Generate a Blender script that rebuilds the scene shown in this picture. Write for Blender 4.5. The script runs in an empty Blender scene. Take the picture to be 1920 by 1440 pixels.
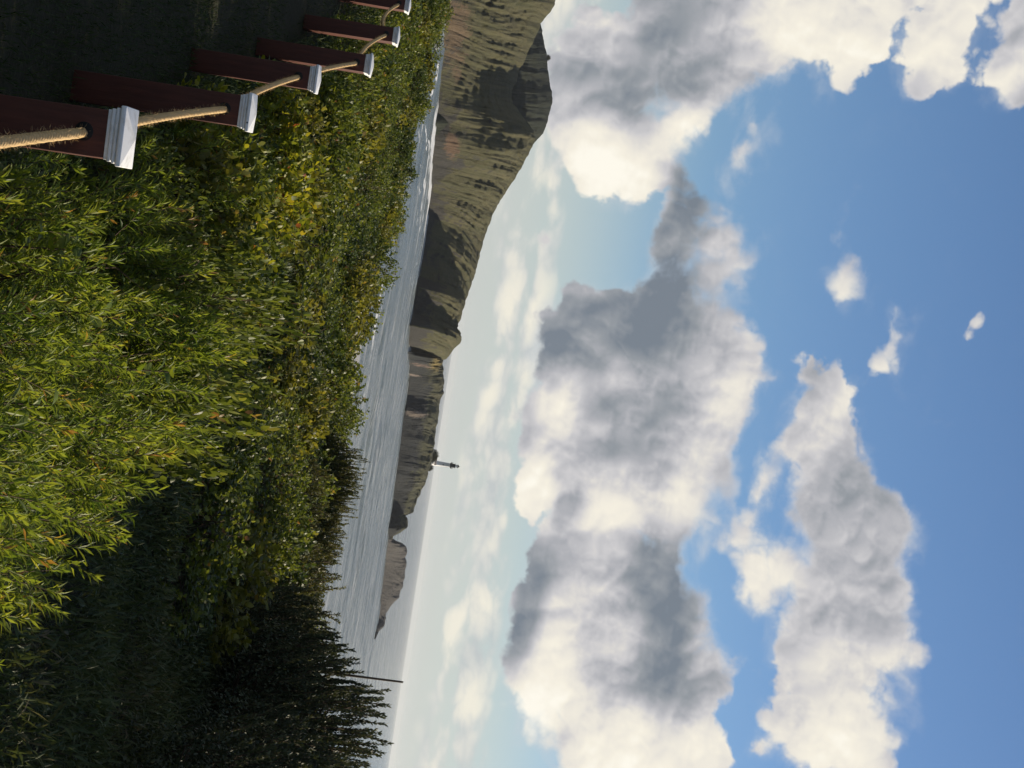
import bpy, bmesh, math, random
import numpy as np
from mathutils import Vector, Matrix

scene = bpy.context.scene
COL = scene.collection
R = math.radians

# ------------------------------------------------------------------ camera
EYE = Vector((0.0, 0.0, 30.0))          # 30 m above the sea, on the bluff
FPX = 3100.0                            # focal length in photo pixels (1920 wide)
PITCH, TILT = R(2.176), R(8.68)          # the phone was held upright, slightly rolled
_R0 = Vector((1, 0, 0)); _U0 = Vector((0, -math.sin(PITCH), math.cos(PITCH)))
FWD = Vector((0, math.cos(PITCH), math.sin(PITCH)))
CU = math.cos(TILT) * _R0 + math.sin(TILT) * _U0     # points down in the (sideways) picture
CV = -math.sin(TILT) * _R0 + math.cos(TILT) * _U0    # points right in the (sideways) picture
cam = bpy.data.cameras.new('camera')
cam.sensor_width = 36.0; cam.lens = 36.0 * FPX / 1920.0
cam.clip_start = 0.05; cam.clip_end = 200000.0
cam_o = bpy.data.objects.new('camera', cam); COL.objects.link(cam_o)
m = Matrix.Identity(4)
for i in range(3):
    m[i][0] = CV[i]; m[i][1] = -CU[i]; m[i][2] = -FWD[i]; m[i][3] = EYE[i]
cam_o.matrix_world = m
scene.camera = cam_o

def ray(x, y):
    return (FWD + CV * ((x - 960.0) / FPX) + CU * ((y - 720.0) / FPX)).normalized()
def at_dist(x, y, D):
    d = ray(x, y); return EYE + d * (D / math.hypot(d.x, d.y))
def at_z(x, y, z):
    d = ray(x, y); return EYE + d * ((z - EYE.z) / d.z)
def azel(x, y):
    d = ray(x, y); return math.degrees(math.atan2(d.x, d.y)), math.degrees(math.asin(d.z))

# ------------------------------------------------------------------ render look
scene.render.engine = 'CYCLES'
scene.view_settings.view_transform = 'Standard'
scene.view_settings.look = 'None'
EXPO = 0.5
scene.view_settings.exposure = EXPO
scene.view_settings.gamma = 1.0
cy = scene.cycles
cy.max_bounces = 6; cy.diffuse_bounces = 2; cy.glossy_bounces = 2; cy.transmission_bounces = 3
cy.volume_bounces = 0; cy.transparent_max_bounces = 4
cy.caustics_reflective = False; cy.caustics_refractive = False
cy.use_denoising = True; cy.adaptive_threshold = 0.02

# ------------------------------------------------------------------ sun
SUN_AZ, SUN_EL = R(66.0), R(21.5)       # to the right of the view, low
SUN_DIR = Vector((math.sin(SUN_AZ) * math.cos(SUN_EL), math.cos(SUN_AZ) * math.cos(SUN_EL), math.sin(SUN_EL)))
sl = bpy.data.lights.new('sun', 'SUN'); sl.energy = 5.0; sl.angle = R(0.5); sl.color = (1.0, 0.86, 0.66)
so = bpy.data.objects.new('sun', sl); COL.objects.link(so)
so.rotation_euler = (-SUN_DIR).to_track_quat('-Z', 'Y').to_euler()
so.location = (60, 30, 80)

# ------------------------------------------------------------------ node helper
class NT:
    def __init__(s, tree): s.t = tree; s.n = tree.nodes; s.l = tree.links
    def node(s, typ, **kw):
        n = s.n.new(typ)
        for k, v in kw.items(): setattr(n, k, v)
        return n
    def put(s, sock, v):
        if isinstance(v, bpy.types.NodeSocket): s.l.new(v, sock)
        elif v is not None: sock.default_value = v
    def math(s, op, a, b=None, c=None, clamp=False):
        n = s.node('ShaderNodeMath', operation=op, use_clamp=clamp)
        s.put(n.inputs[0], a); s.put(n.inputs[1], b); s.put(n.inputs[2], c)
        return n.outputs[0]
    def vmath(s, op, a, b=None, c=None):
        n = s.node('ShaderNodeVectorMath', operation=op)
        s.put(n.inputs[0], a); s.put(n.inputs[1], b)
        if c is not None: s.put(n.inputs[2], c)
        return n.outputs['Value'] if op in ('LENGTH', 'DOT_PRODUCT') else n.outputs['Vector']
    def noise(s, vec, scale, detail=4.0, rough=0.5, dist=0.0, color=False):
        n = s.node('ShaderNodeTexNoise'); n.inputs['Scale'].default_value = scale
        n.inputs['Detail'].default_value = detail; n.inputs['Roughness'].default_value = rough
        n.inputs['Distortion'].default_value = dist
        s.put(n.inputs['Vector'], vec)
        return n.outputs['Color' if color else 'Fac']
    def map(s, v, a, b, c=0.0, d=1.0, smooth=False):
        n = s.node('ShaderNodeMapRange'); n.clamp = True
        if smooth: n.interpolation_type = 'SMOOTHSTEP'
        s.put(n.inputs[0], v)
        for i, q in enumerate((a, b, c, d)): n.inputs[i + 1].default_value = q
        return n.outputs[0]
    def ramp(s, v, stops, interp='LINEAR'):
        n = s.node('ShaderNodeValToRGB'); n.color_ramp.interpolation = interp
        e = n.color_ramp.elements
        while len(e) < len(stops): e.new(0.5)
        for el, (p, c) in zip(e, stops):
            el.position = p; el.color = (*c, 1.0)
        s.put(n.inputs[0], v); return n.outputs[0]
    def mix(s, f, a, b, blend='MIX'):
        n = s.node('ShaderNodeMix', data_type='RGBA', blend_type=blend)
        s.put(n.inputs[0], f)
        s.put(n.inputs[6], (*a, 1.0) if isinstance(a, tuple) else a)
        s.put(n.inputs[7], (*b, 1.0) if isinstance(b, tuple) else b)
        return n.outputs[2]

# ------------------------------------------------------------------ sky: daylight sky with broken cumulus
SKY = 0.060
w = bpy.data.worlds.new('World'); scene.world = w; w.use_nodes = True
w.node_tree.nodes.clear(); T = NT(w.node_tree)
out = T.node('ShaderNodeOutputWorld'); bg = T.node('ShaderNodeBackground'); bg.inputs['Strength'].default_value = SKY
T.l.new(bg.outputs[0], out.inputs[0])
w.cycles.sampling_method = 'MANUAL'; w.cycles.sample_map_resolution = 512
sky = T.node('ShaderNodeTexSky', sky_type='NISHITA'); sky.sun_disc = False
sky.sun_elevation = SUN_EL; sky.sun_rotation = SUN_AZ; sky.altitude = 30
sky.air_density = 1.0; sky.dust_density = 0.6; sky.ozone_density = 2.2
tc = T.node('ShaderNodeTexCoord'); DIR = tc.outputs['Generated']
sx = T.node('ShaderNodeSeparateXYZ'); T.l.new(DIR, sx.inputs[0])
az = T.math('MULTIPLY', T.math('ARCTAN2', sx.outputs[0], sx.outputs[1]), 57.29578)
el = T.math('MULTIPLY', T.math('ARCSINE', sx.outputs[2]), 57.29578)
cb = T.node('ShaderNodeCombineXYZ'); T.l.new(az, cb.inputs[0]); T.l.new(el, cb.inputs[1])
P0 = cb.outputs[0]
def warp(p, scale, amp, detail=3.0, rough=0.55):
    c = T.noise(DIR, scale, detail, rough, color=True)
    c = T.vmath('SUBTRACT', c, (0.5, 0.5, 0.5))
    return T.vmath('MULTIPLY_ADD', c, (amp, amp * 0.8, 0.0), p)
PW = warp(P0, 17.0, 2.9, 5.0, 0.62)         # cloud outlines: big and small billows
PS = warp(P0, 10.0, 2.5, 2.0, 0.55)         # softer, for the modelling inside

# (picture x, picture y, half extent x, half extent y, rotation, thickness)
CLOUDS = [
 # tall cumulus on the left
 (1150,285,110,100,0,1.0),(1215,330,55,60,0,.9),(1120,150,95,130,0,1.0),(1075,70,45,110,0,.7),(1290,100,130,120,0,1.1),
 (1285,235,50,60,0,.95),(1410,60,90,95,0,1.0),(1470,40,70,90,0,1.0),(1570,35,120,90,0,1.05),(1640,30,70,75,0,.9),
 (1770,50,80,110,0,1.0),(1850,40,90,110,0,1.0),(1895,150,40,70,0,.8),(1740,100,40,60,0,.7),(1575,150,25,70,0,.42),
 # slate bar and its pale crest
 (1270,470,55,120,0,.8),(1285,380,30,60,0,.55),(1250,590,60,90,0,1.0),(1355,480,55,110,0,.75),(1380,500,25,60,0,.7),
 (1400,300,22,90,-28,.56),(1440,225,18,40,-28,.5),
 # central mass
 (1090,640,85,115,0,.9),(1160,700,150,150,0,1.2),(1290,690,110,150,0,1.1),(1050,760,70,110,0,1.0),(1350,740,55,130,0,.95),
 (1180,850,190,120,0,1.2),(1060,880,90,80,0,1.0),(1120,950,95,75,0,1.0),(1250,950,70,90,0,1.0),(1000,915,40,50,0,.8),
 (1330,850,50,60,0,.85),(1410,650,14,35,0,.5),(1420,705,8,16,0,.5),
 # right-hand mass
 (1080,935,32,38,0,1.1),(1060,1040,70,80,0,1.0),(1130,1090,140,110,0,1.1),(1230,1080,60,90,0,1.1),(1260,1200,60,120,-10,1.1),
 (1000,1150,42,130,0,1.0),(1110,1230,150,140,0,1.2),(1290,1300,50,120,-22,1.05),(1020,1270,65,110,0,.9),(1180,1370,170,120,0,1.2),
 (1080,1345,60,70,0,.8),(1080,1440,55,60,0,.8),(1320,1400,60,70,0,.95),(985,1340,25,70,0,.6),
 # upper right bank
 (1500,690,34,48,0,.6),(1540,800,60,100,0,.95),(1560,930,85,110,0,1.05),(1620,1010,105,110,0,1.1),(1560,1090,90,110,0,1.05),
 (1440,905,26,60,0,.65),(1400,1000,40,60,0,.65),(1440,1075,55,85,12,.85),(1660,1100,60,90,0,.9),(1560,1230,110,110,0,1.05),
 (1670,1225,55,60,0,.8),(1710,1240,22,30,0,.6),(1560,1370,110,100,0,1.1),(1620,1420,60,60,0,.9),(1480,1190,30,60,0,.7),
 (1325,1010,12,75,0,.5),(1322,1180,12,26,0,.5),(1435,1385,12,45,0,.5),(1700,1330,18,40,0,.35),(1690,1270,15,30,0,.4),
 # little fair-weather pieces
 (1590,520,40,66,0,.46),(1585,430,26,55,0,.36),(1680,600,30,58,0,.42),(1660,690,26,50,0,.33),(1838,630,12,60,0,.27),
 (1760,800,12,20,0,.35),(1035,440,14,38,0,.5),
]
SHADE = [  # + sunlit cream, - slate
 (1150,330,120,95,0,.75),(1095,300,60,80,0,.55),(1290,240,60,65,0,.8),(1140,60,60,60,0,.6),(1130,150,80,90,0,-.45),(1240,120,90,120,0,-.5),
 (1330,130,110,120,0,-.38),(1560,45,120,100,0,.6),(1790,60,120,100,0,.55),(1410,30,60,60,0,.25),(1060,60,30,70,0,.3),
 (1265,470,60,170,0,-.78),(1285,370,40,60,0,-.6),(1360,480,50,140,0,-.22),
 (1100,640,110,120,0,-.55),(1245,610,70,120,0,-.55),(1190,760,110,150,0,-.35),(1300,760,60,160,0,-.2),(1045,772,62,48,0,.95),(1135,712,38,32,0,.6),
 (1015,690,40,110,0,-.4),(1350,800,60,150,0,.14),(1110,960,110,95,0,.85),(1010,920,70,70,0,.7),(1280,965,60,90,0,.5),(1190,900,60,70,0,.1),
 (1080,935,40,42,0,-1.25),(1050,1030,70,70,0,-.5),(1130,1080,90,80,0,-.25),(1235,1070,75,110,0,-.85),(1265,1210,60,130,-10,-.75),(1300,1310,32,120,-22,-.55),
 (985,1150,38,140,0,-.85),(1010,1285,80,110,0,.75),(1060,1180,60,100,0,.55),(1170,1190,60,80,0,.45),(1130,1295,50,70,0,-.5),(1170,1390,160,100,0,.75),
 (1315,1200,16,50,0,.7),(1318,1345,16,50,0,.7),
 (1540,800,60,110,0,.18),(1640,960,90,110,0,-.20),(1600,1050,130,110,0,-.20),(1440,1060,80,110,0,.5),(1430,910,50,70,0,.35),(1580,1220,120,100,0,.34),(1560,1380,130,110,0,.6),
 (1590,540,60,70,0,.3),(1680,600,60,70,0,.1),
]
THR = 0.30
# the lists above become two smooth fields over the sky (cover and tone), kept as rows of curves
ST = 0.575; U0, V0, NU, NV = -15.0, -1.75, 53, 39
_ca, _sa = math.cos(-TILT), math.sin(-TILT)
gu, gv = np.meshgrid(U0 + ST * np.arange(NU), V0 + ST * np.arange(NV))
covg = np.zeros_like(gu); toneg = np.zeros_like(gu)
def bump(x, y, rx, ry, rot):
    a_, e_ = azel(x, y); u = _ca * a_ + _sa * e_; v = -_sa * a_ + _ca * e_
    du, dv = gu - u, gv - v; c, s_ = math.cos(R(rot)), math.sin(R(rot))
    p, q = du * c + dv * s_, -du * s_ + dv * c
    r2 = (p * 54.1 / (max(ry, 20) * 1.2)) ** 2 + (q * 54.1 / (max(rx, 20) * 1.2)) ** 2
    return np.clip(1 - r2, 0, 1)
for (x, y, rx, ry, rot, amp) in CLOUDS:
    covg = np.maximum(covg, amp * bump(x, y, rx, ry, rot) * (1.0 if min(rx, ry) > 20 else 1.15))
for (x, y, rx, ry, rot, amp) in SHADE:
    toneg += amp * bump(x, y, rx, ry, rot)
TLO, TRG = -1.6, 3.2
def uv(p):
    return (T.vmath('DOT_PRODUCT', p, (_ca, _sa, 0)), T.vmath('DOT_PRODUCT', p, (-_sa, _ca, 0)))
def curves(fac, rows):
    n = T.node('ShaderNodeRGBCurve'); cm = n.mapping; cm.use_clip = False
    for ch in range(3):
        c = cm.curves[ch]
        xs = np.linspace(0, 1, NU); ys = np.clip(rows[ch], 0, 1)
        c.points[0].location = (0, ys[0]); c.points[1].location = (1, ys[-1])
        for i in range(1, NU - 1): c.points.new(xs[i], ys[i])
        for p in c.points: p.handle_type = 'VECTOR' 
    cm.update()
    col = T.node('ShaderNodeCombineXYZ')
    for i in range(3): T.l.new(fac, col.inputs[i])
    T.l.new(col.outputs[0], n.inputs['Color'])
    sp = T.node('ShaderNodeSeparateXYZ'); T.l.new(n.outputs[0], sp.inputs[0])
    return sp.outputs
def field(p, grid):
    u, v = uv(p)
    fu = T.math('MULTIPLY_ADD', u, 1 / (ST * (NU - 1)), -U0 / (ST * (NU - 1)), clamp=True)
    tv = T.math('MULTIPLY_ADD', v, 1 / ST, -V0 / ST)
    acc = None
    for k in range(0, NV, 3):
        ch = curves(fu, grid[k:k + 3])
        for j in range(3):
            h = T.math('SUBTRACT', 1.0, T.math('ABSOLUTE', T.math('SUBTRACT', tv, float(k + j))), clamp=True)
            acc = T.math('MULTIPLY', h, ch[j]) if acc is None else T.math('MULTIPLY_ADD', h, ch[j], acc)
    return acc
cov = T.math('MULTIPLY', field(PW, covg / 1.25), 1.25)
# beyond the picture the same broken cumulus goes on
gen = T.noise(T.vmath('MULTIPLY', DIR, (1, 1, 1.7)), 5.2, 3.0, 0.55)
gen = T.map(gen, 0.42, 0.75, 0.0, 1.0)
aw = T.map(T.math('ABSOLUTE', az), 12.0, 17.0, 0, 1, True)
ew = T.map(el, 18.5, 23.0, 0, 1, True)
gen = T.math('MULTIPLY', gen, T.math('MAXIMUM', aw, ew))
cov = T.math('MAXIMUM', cov, gen)
def billow(p, scale, detail):
    n = T.node('ShaderNodeTexNoise', noise_type='RIDGED_MULTIFRACTAL', normalize=False)
    n.inputs['Scale'].default_value = scale; n.inputs['Detail'].default_value = detail; n.inputs['Roughness'].default_value = 0.5
    n.inputs['Gain'].default_value = 1.6; n.inputs['Offset'].default_value = 1.0
    T.put(n.inputs['Vector'], p); return T.math('MULTIPLY', n.outputs['Fac'], -0.5)
fine = T.math('ADD', billow(DIR, 42.0, 4.0), 1.05)
fine2 = T.math('ADD', billow(T.vmath('ADD', DIR, (0.0034, 0.0013, 0.0022)), 42.0, 3.0), 1.05)
mid = billow(DIR, 15.0, 2.5)
mid2 = billow(T.vmath('ADD', DIR, (0.010, 0.004, 0.007)), 15.0, 2.5)
covn = T.math('MULTIPLY_ADD', T.math('SUBTRACT', fine, 0.5), 0.42, T.math('MULTIPLY_ADD', T.math('ADD', mid, 0.55), 0.26, cov))
soft = T.map(T.noise(DIR, 9.0, 1.0, 0.5), 0.38, 0.62, 0.16, 0.46)
alpha = T.map(T.math('DIVIDE', T.math('SUBTRACT', covn, THR - 0.06), soft), 0.0, 1.0, 0, 1, True)
# thin veils trailing off the clouds
vn = T.noise(T.vmath('MULTIPLY', DIR, (1.0, 1.0, 1.6)), 20.0, 5.0, 0.62, 0.5)
veil = T.map(T.math('MULTIPLY_ADD', T.math('SUBTRACT', vn, 0.5), 1.5, T.math('MULTIPLY', cov, 0.9)), 0.08, 0.75, 0, 0.55, True)
veil = T.math('MULTIPLY', veil, T.map(cov, 0.0, 0.12, 0.12, 1.0))
# low bank of small distant clouds above the horizon
bn = T.math('ADD', billow(T.vmath('MULTIPLY', DIR, (1, 1, 2.0)), 27.0, 5.0), 1.05)
brow = T.noise(T.vmath('MULTIPLY', DIR, (1, 1, 5.0)), 14.0, 2.0, 0.5)
bw = T.math('MULTIPLY', T.map(el, 0.3, 1.3, 0, 1, True), T.map(el, 2.4, 3.8, 1, 0, True))
balpha = T.map(T.math('ADD', T.math('MULTIPLY_ADD', T.math('SUBTRACT', bn, 0.5), 0.55, T.math('MULTIPLY', bw, 0.46)), T.math('MULTIPLY', T.math('SUBTRACT', brow, 0.5), 1.5)), 0.17, 0.55, 0, 0.88, True)
balpha = T.math('MULTIPLY', balpha, bw)
bshade = T.math('MULTIPLY_ADD', T.math('SUBTRACT', mid, mid2), 0.4, T.math('MULTIPLY_ADD', T.math('SUBTRACT', bn, 0.5), 0.8, 0.5))
bcol = T.ramp(bshade, [(0.2, (0.54, 0.57, 0.58)), (0.5, (0.70, 0.70, 0.66)), (0.85, (0.92, 0.87, 0.74))])
# tone inside the clouds
tone = T.math('MULTIPLY_ADD', field(PS, (toneg - TLO) / TRG), TRG, TLO)
relief = T.math('ADD', T.math('MULTIPLY', T.math('SUBTRACT', mid, mid2), 0.42), T.math('MULTIPLY', T.math('SUBTRACT', fine, fine2), 0.36))
tone = T.math('ADD', T.math('MULTIPLY_ADD', tone, 0.58, relief), 0.53)
PL = T.vmath('ADD', PS, (1.3, 0.5, 0.0))        # the same cover a little nearer the sun: lit flanks, shaded backs
litd = T.math('SUBTRACT', T.math('MULTIPLY', field(PS, covg / 1.25), 1.25), T.math('MULTIPLY', field(PL, covg / 1.25), 1.25))
tone = T.math('MULTIPLY_ADD', litd, 0.34, tone)
edge = T.map(covn, THR, THR + 0.4, 0.16, 0.0)
tone = T.math('ADD', tone, edge)
tone = T.math('MULTIPLY', tone, 0.78)
ccol = T.ramp(tone, [(0.0, (0.19, 0.225, 0.27)), (0.19, (0.30, 0.325, 0.355)), (0.35, (0.45, 0.455, 0.485)),
                     (0.50, (0.61, 0.60, 0.615)), (0.66, (0.80, 0.765, 0.70)), (0.84, (0.92, 0.87, 0.755)), (1.0, (1.0, 0.96, 0.85))])
INV = 1.0 / (SKY * 2 ** EXPO)
def gain(c, k): return T.mix(1.0, c, (k, k, k), 'MULTIPLY')
skyc = T.mix(1.0, sky.outputs[0], (0.90, 1.08, 1.32), 'MULTIPLY')
# thin milky air low down
milk = T.map(el, 0.0, 8.0, 0.72, 0.0, True)
skyc = T.mix(milk, skyc, (0.65 * INV, 0.69 * INV, 0.68 * INV))
c1 = T.mix(balpha, skyc, gain(bcol, INV))
c1 = T.mix(veil, c1, (0.60 * INV, 0.63 * INV, 0.67 * INV))
c2 = T.mix(alpha, c1, gain(ccol, INV))
T.l.new(c2, bg.inputs['Color'])

# ================================================================== helpers: meshes, materials, noise
rng = np.random.default_rng(7); random.seed(7)
def nmesh(name, V, F, mat=None, smooth=False, attrs=None):
    """V (n,3), F (m,3|4) or a list of such arrays"""
    me = bpy.data.meshes.new(name)
    Fs = F if isinstance(F, list) else [F]
    V = np.asarray(V, np.float32)
    me.vertices.add(len(V)); me.vertices.foreach_set('co', V.ravel())
    tot = sum(f.size for f in Fs); npoly = sum(len(f) for f in Fs)
    me.loops.add(tot); me.polygons.add(npoly)
    me.loops.foreach_set('vertex_index', np.concatenate([f.ravel() for f in Fs]).astype(np.int32))
    st = []; o = 0
    for f in Fs:
        st.append(o + np.arange(len(f)) * f.shape[1]); o += f.size
    me.polygons.foreach_set('loop_start', np.concatenate(st).astype(np.int32))
    if smooth: me.polygons.foreach_set('use_smooth', np.ones(npoly, bool))
    for k, v in (attrs or {}).items():
        at = me.attributes.new(k, 'FLOAT', 'POINT'); at.data.foreach_set('value', np.asarray(v, np.float32))
    me.update(calc_edges=True); me.validate()
    if mat: me.materials.append(mat)
    return me
def obj(name, me, parent=None, label=None, cat=None, group=None, kind=None, loc=None, rz=0.0, sc=None):
    o = bpy.data.objects.new(name, me); COL.objects.link(o)
    if parent: o.parent = parent
    if loc is not None: o.location = loc
    if rz: o.rotation_euler = (0, 0, rz)
    if sc is not None: o.scale = (sc, sc, sc) if np.isscalar(sc) else sc
    if label: o['label'] = label
    if cat: o['category'] = cat
    if group: o['group'] = group
    if kind: o['kind'] = kind
    return o
def material(name):
    mt = bpy.data.materials.new(name); mt.use_nodes = True; mt.node_tree.nodes.clear()
    t = NT(mt.node_tree); o = t.node('ShaderNodeOutputMaterial')
    return mt, t, o
def principled(t, o, color, rough=0.7, spec=0.3, bump=None, bdist=0.01, bstr=0.5):
    b = t.node('ShaderNodeBsdfPrincipled')
    t.put(b.inputs['Base Color'], (*color, 1.0) if isinstance(color, tuple) else color)
    t.put(b.inputs['Roughness'], rough); b.inputs['Specular IOR Level'].default_value = spec
    if bump is not None:
        n = t.node('ShaderNodeBump'); n.inputs['Strength'].default_value = bstr; n.inputs['Distance'].default_value = bdist
        t.put(n.inputs['Height'], bump); t.l.new(n.outputs[0], b.inputs['Normal'])
    t.l.new(b.outputs[0], o.inputs[0]); return b
def _h(ix, iy, iz, seed):
    n = (ix.astype(np.int64) * 374761393 + iy.astype(np.int64) * 668265263 + iz.astype(np.int64) * 2147483647 + seed * 974634777) & 0xFFFFFFFF
    n = ((n ^ (n >> 13)) * 1274126177) & 0xFFFFFFFF
    n = n ^ (n >> 16)
    return (n & 0xFFFFFF).astype(np.float64) / 0xFFFFFF
def vnoise(x, y, z=0.0, seed=0):
    x, y, z = np.broadcast_arrays(np.asarray(x, float), np.asarray(y, float), np.asarray(z, float))
    ix, iy, iz = np.floor(x), np.floor(y), np.floor(z); fx, fy, fz = x - ix, y - iy, z - iz
    fx, fy, fz = [f * f * (3 - 2 * f) for f in (fx, fy, fz)]
    r = 0
    for a in (0, 1):
        for b in (0, 1):
            for c in (0, 1):
                r = r + _h(ix + a, iy + b, iz + c, seed) * (fx if a else 1 - fx) * (fy if b else 1 - fy) * (fz if c else 1 - fz)
    return r * 2 - 1
def fbm(x, y, z=0.0, o=4, seed=0, gain=0.5):
    r = 0; a = 1.0; s = 1.0
    for i in range(o):
        r = r + a * vnoise(np.asarray(x) * s, np.asarray(y) * s, np.asarray(z) * s, seed + i * 17); a *= gain; s *= 2.03
    return r
def grid_faces(nr, nc):
    i = np.arange(nr - 1)[:, None] * nc + np.arange(nc - 1)[None]
    return np.stack([i, i + 1, i + 1 + nc, i + nc], -1).reshape(-1, 4)
def interp(tab, y):
    t = np.array(tab, float); return np.interp(y, t[:, 0], t[:, 1])

# ================================================================== headland, point and islet
# skyline (photo y -> photo x) and waterline of each landform; distances come from the 30 m eye height
FOOT = [(-120,852),(0,838),(100,831),(150,827),(200,822),(230,817),(300,812),(350,808),(400,803),(450,798),(500,789),(560,780),(580,769),(640,765),(700,767),(740,763),(770,758),
        (800,754),(830,750),(860,746),(890,742),(920,739),(960,734),(990,729),(1020,726),(1060,722),(1100,717),(1160,709),(1200,702)]
HILL = [(-120,1090),(-60,1068),(0,1042),(20,1034),(44,1015),(77,1001),(98,990),(117,981),(130,975),(150,969),(175,964),(200,968),(225,985),(245,1000),(260,1003),(275,996),
        (300,982),(350,954),(400,925),(440,910),(470,902),(520,888),(560,875),(600,863),(620,855),(628,856),(632,862),(638,864),(644,863),(649,856),(655,850),(662,845),(674,836),(678,806),(680,770)]
SUMMIT = [(20,996),(44,1013),(60,1017),(75,1020),(90,1023),(115,1027),(130,1026),(150,1030),(165,1033),(185,1036),(200,1034),(220,1029),(235,1024),(250,1018),(262,1008),(275,996),(290,982),(310,965)]
POINT = [(660,800),(668,826),(676,831),(700,831),(715,833),(725,831),(735,831),(745,826),(760,824),(790,820),(800,818),(820,815),(840,812.5),(860,811),(875,806),(890,802),(905,798),
         (920,790),(935,784),(948,779),(960,776),(963,767),(966,760),(972,763.5),(988,765),(995,756),(1000,747),(1005,737),(1011,736)]
ISLET = [(1004,733),(1009,736),(1014,743),(1018,754),(1024,761),(1035,763.5),(1045,761),(1055,763),(1070,760),(1085,758),(1100,755),(1112,751),(1120,749),(1130,738),(1138,731),(1150,724),(1160,724),(1175,720),(1185,710),(1198,703)]

def landform(name, crest, depth, nc, nr, rough, gully, mat, seed, skew=0.0, back=260.0, prof=((0, 1), (1.2, 1.2)), foot=FOOT):
    y0, y1 = crest[0][0], crest[-1][0]
    ys = np.linspace(y0, y1, nc); cx = interp(crest, ys); fx = interp(foot, ys)
    C = np.zeros((nc, 3)); Fp = np.zeros((nc, 3))
    for i, y in enumerate(ys):
        f = at_z(float(fx[i]), float(y), 0.0); D = math.hypot(f.x, f.y)
        Fp[i] = f
        C[i] = at_dist(float(cx[i]), float(y), D + depth(float(y)))
    C[:, 2] += fbm(ys * 0.11, 0 * ys, seed=seed, o=3) * 0.5
    if skew:                      # foot line slides sideways: gullies run down to the right
        Fp2 = np.stack([np.interp(ys - skew, ys, Fp[:, k]) for k in range(3)], 1); Fp = Fp * 0.4 + Fp2 * 0.6
    t = np.linspace(0, 1, nr)[:, None]
    s = np.cumsum(np.r_[0, np.linalg.norm(np.diff(Fp, axis=0), axis=1)])[None, :]
    X = Fp[None, :, 0] * (1 - t) + C[None, :, 0] * t
    Y = Fp[None, :, 1] * (1 - t) + C[None, :, 1] * t
    H = C[None, :, 2]
    pw = np.interp(ys, *prof)[None, :]
    Z = H * (1 - (1 - t) ** pw)
    win = np.sin(np.pi * np.clip(t, 0, 1) ** 0.85) ** 0.8
    sw = s + 14 * fbm(s * 0.012, t * 1.2, seed=seed + 3, o=2)
    g = np.abs(vnoise(sw * 0.035, t * 0.7, seed=seed + 5)) + 0.55 * np.abs(vnoise(sw * 0.09, t * 1.4, seed=seed + 6)) + 0.4 * np.abs(vnoise(sw * 0.22, t * 3.0, seed=seed + 8)) + 0.28 * np.abs(vnoise(sw * 0.5, t * 6.0, seed=seed + 12))
    d = win * (gully * (g - 0.55) + rough * fbm(X * 0.03, Y * 0.03, Z * 0.05, o=5, seed=seed + 9, gain=0.55))
    low = np.exp(-(t / 0.10) ** 2) * rough * 0.45
    rr = np.sqrt(X ** 2 + Y ** 2)
    dd = 1.7 * d - low * np.abs(vnoise(s * 0.12, t * 5, seed=seed + 20))
    X = X + X / rr * dd; Y = Y + Y / rr * dd; Z = Z - d * 0.35
    Z[0] = -2.0
    # back of the landform: falls away behind the skyline
    nb = 14; tb = np.linspace(0, 1, nb + 1)[1:, None]
    rc = np.sqrt(C[:, 0] ** 2 + C[:, 1] ** 2)[None]
    Xb = C[None, :, 0] * (1 + tb * back / rc); Yb = C[None, :, 1] * (1 + tb * back / rc)
    Zb = C[None, :, 2] * (1 - tb ** 2) - 2 * tb - 3 * np.minimum(1, tb * 5) + 2.0 * vnoise(Xb * .05, Yb * .05, seed=seed) * tb
    V = np.concatenate([np.stack([X, Y, Z], -1), np.stack([Xb, Yb, Zb], -1)], 0)
    tt = np.concatenate([t + 0 * X, 1 + tb + 0 * Xb], 0); ss = np.concatenate([s + 0 * X, s + 0 * Xb], 0)
    me = nmesh(name, V.reshape(-1, 3), grid_faces(nr + nb, nc), mat, True, {'slope_t': tt.ravel(), 'along': ss.ravel()})
    o = obj(name, me, kind='structure'); return o

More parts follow.
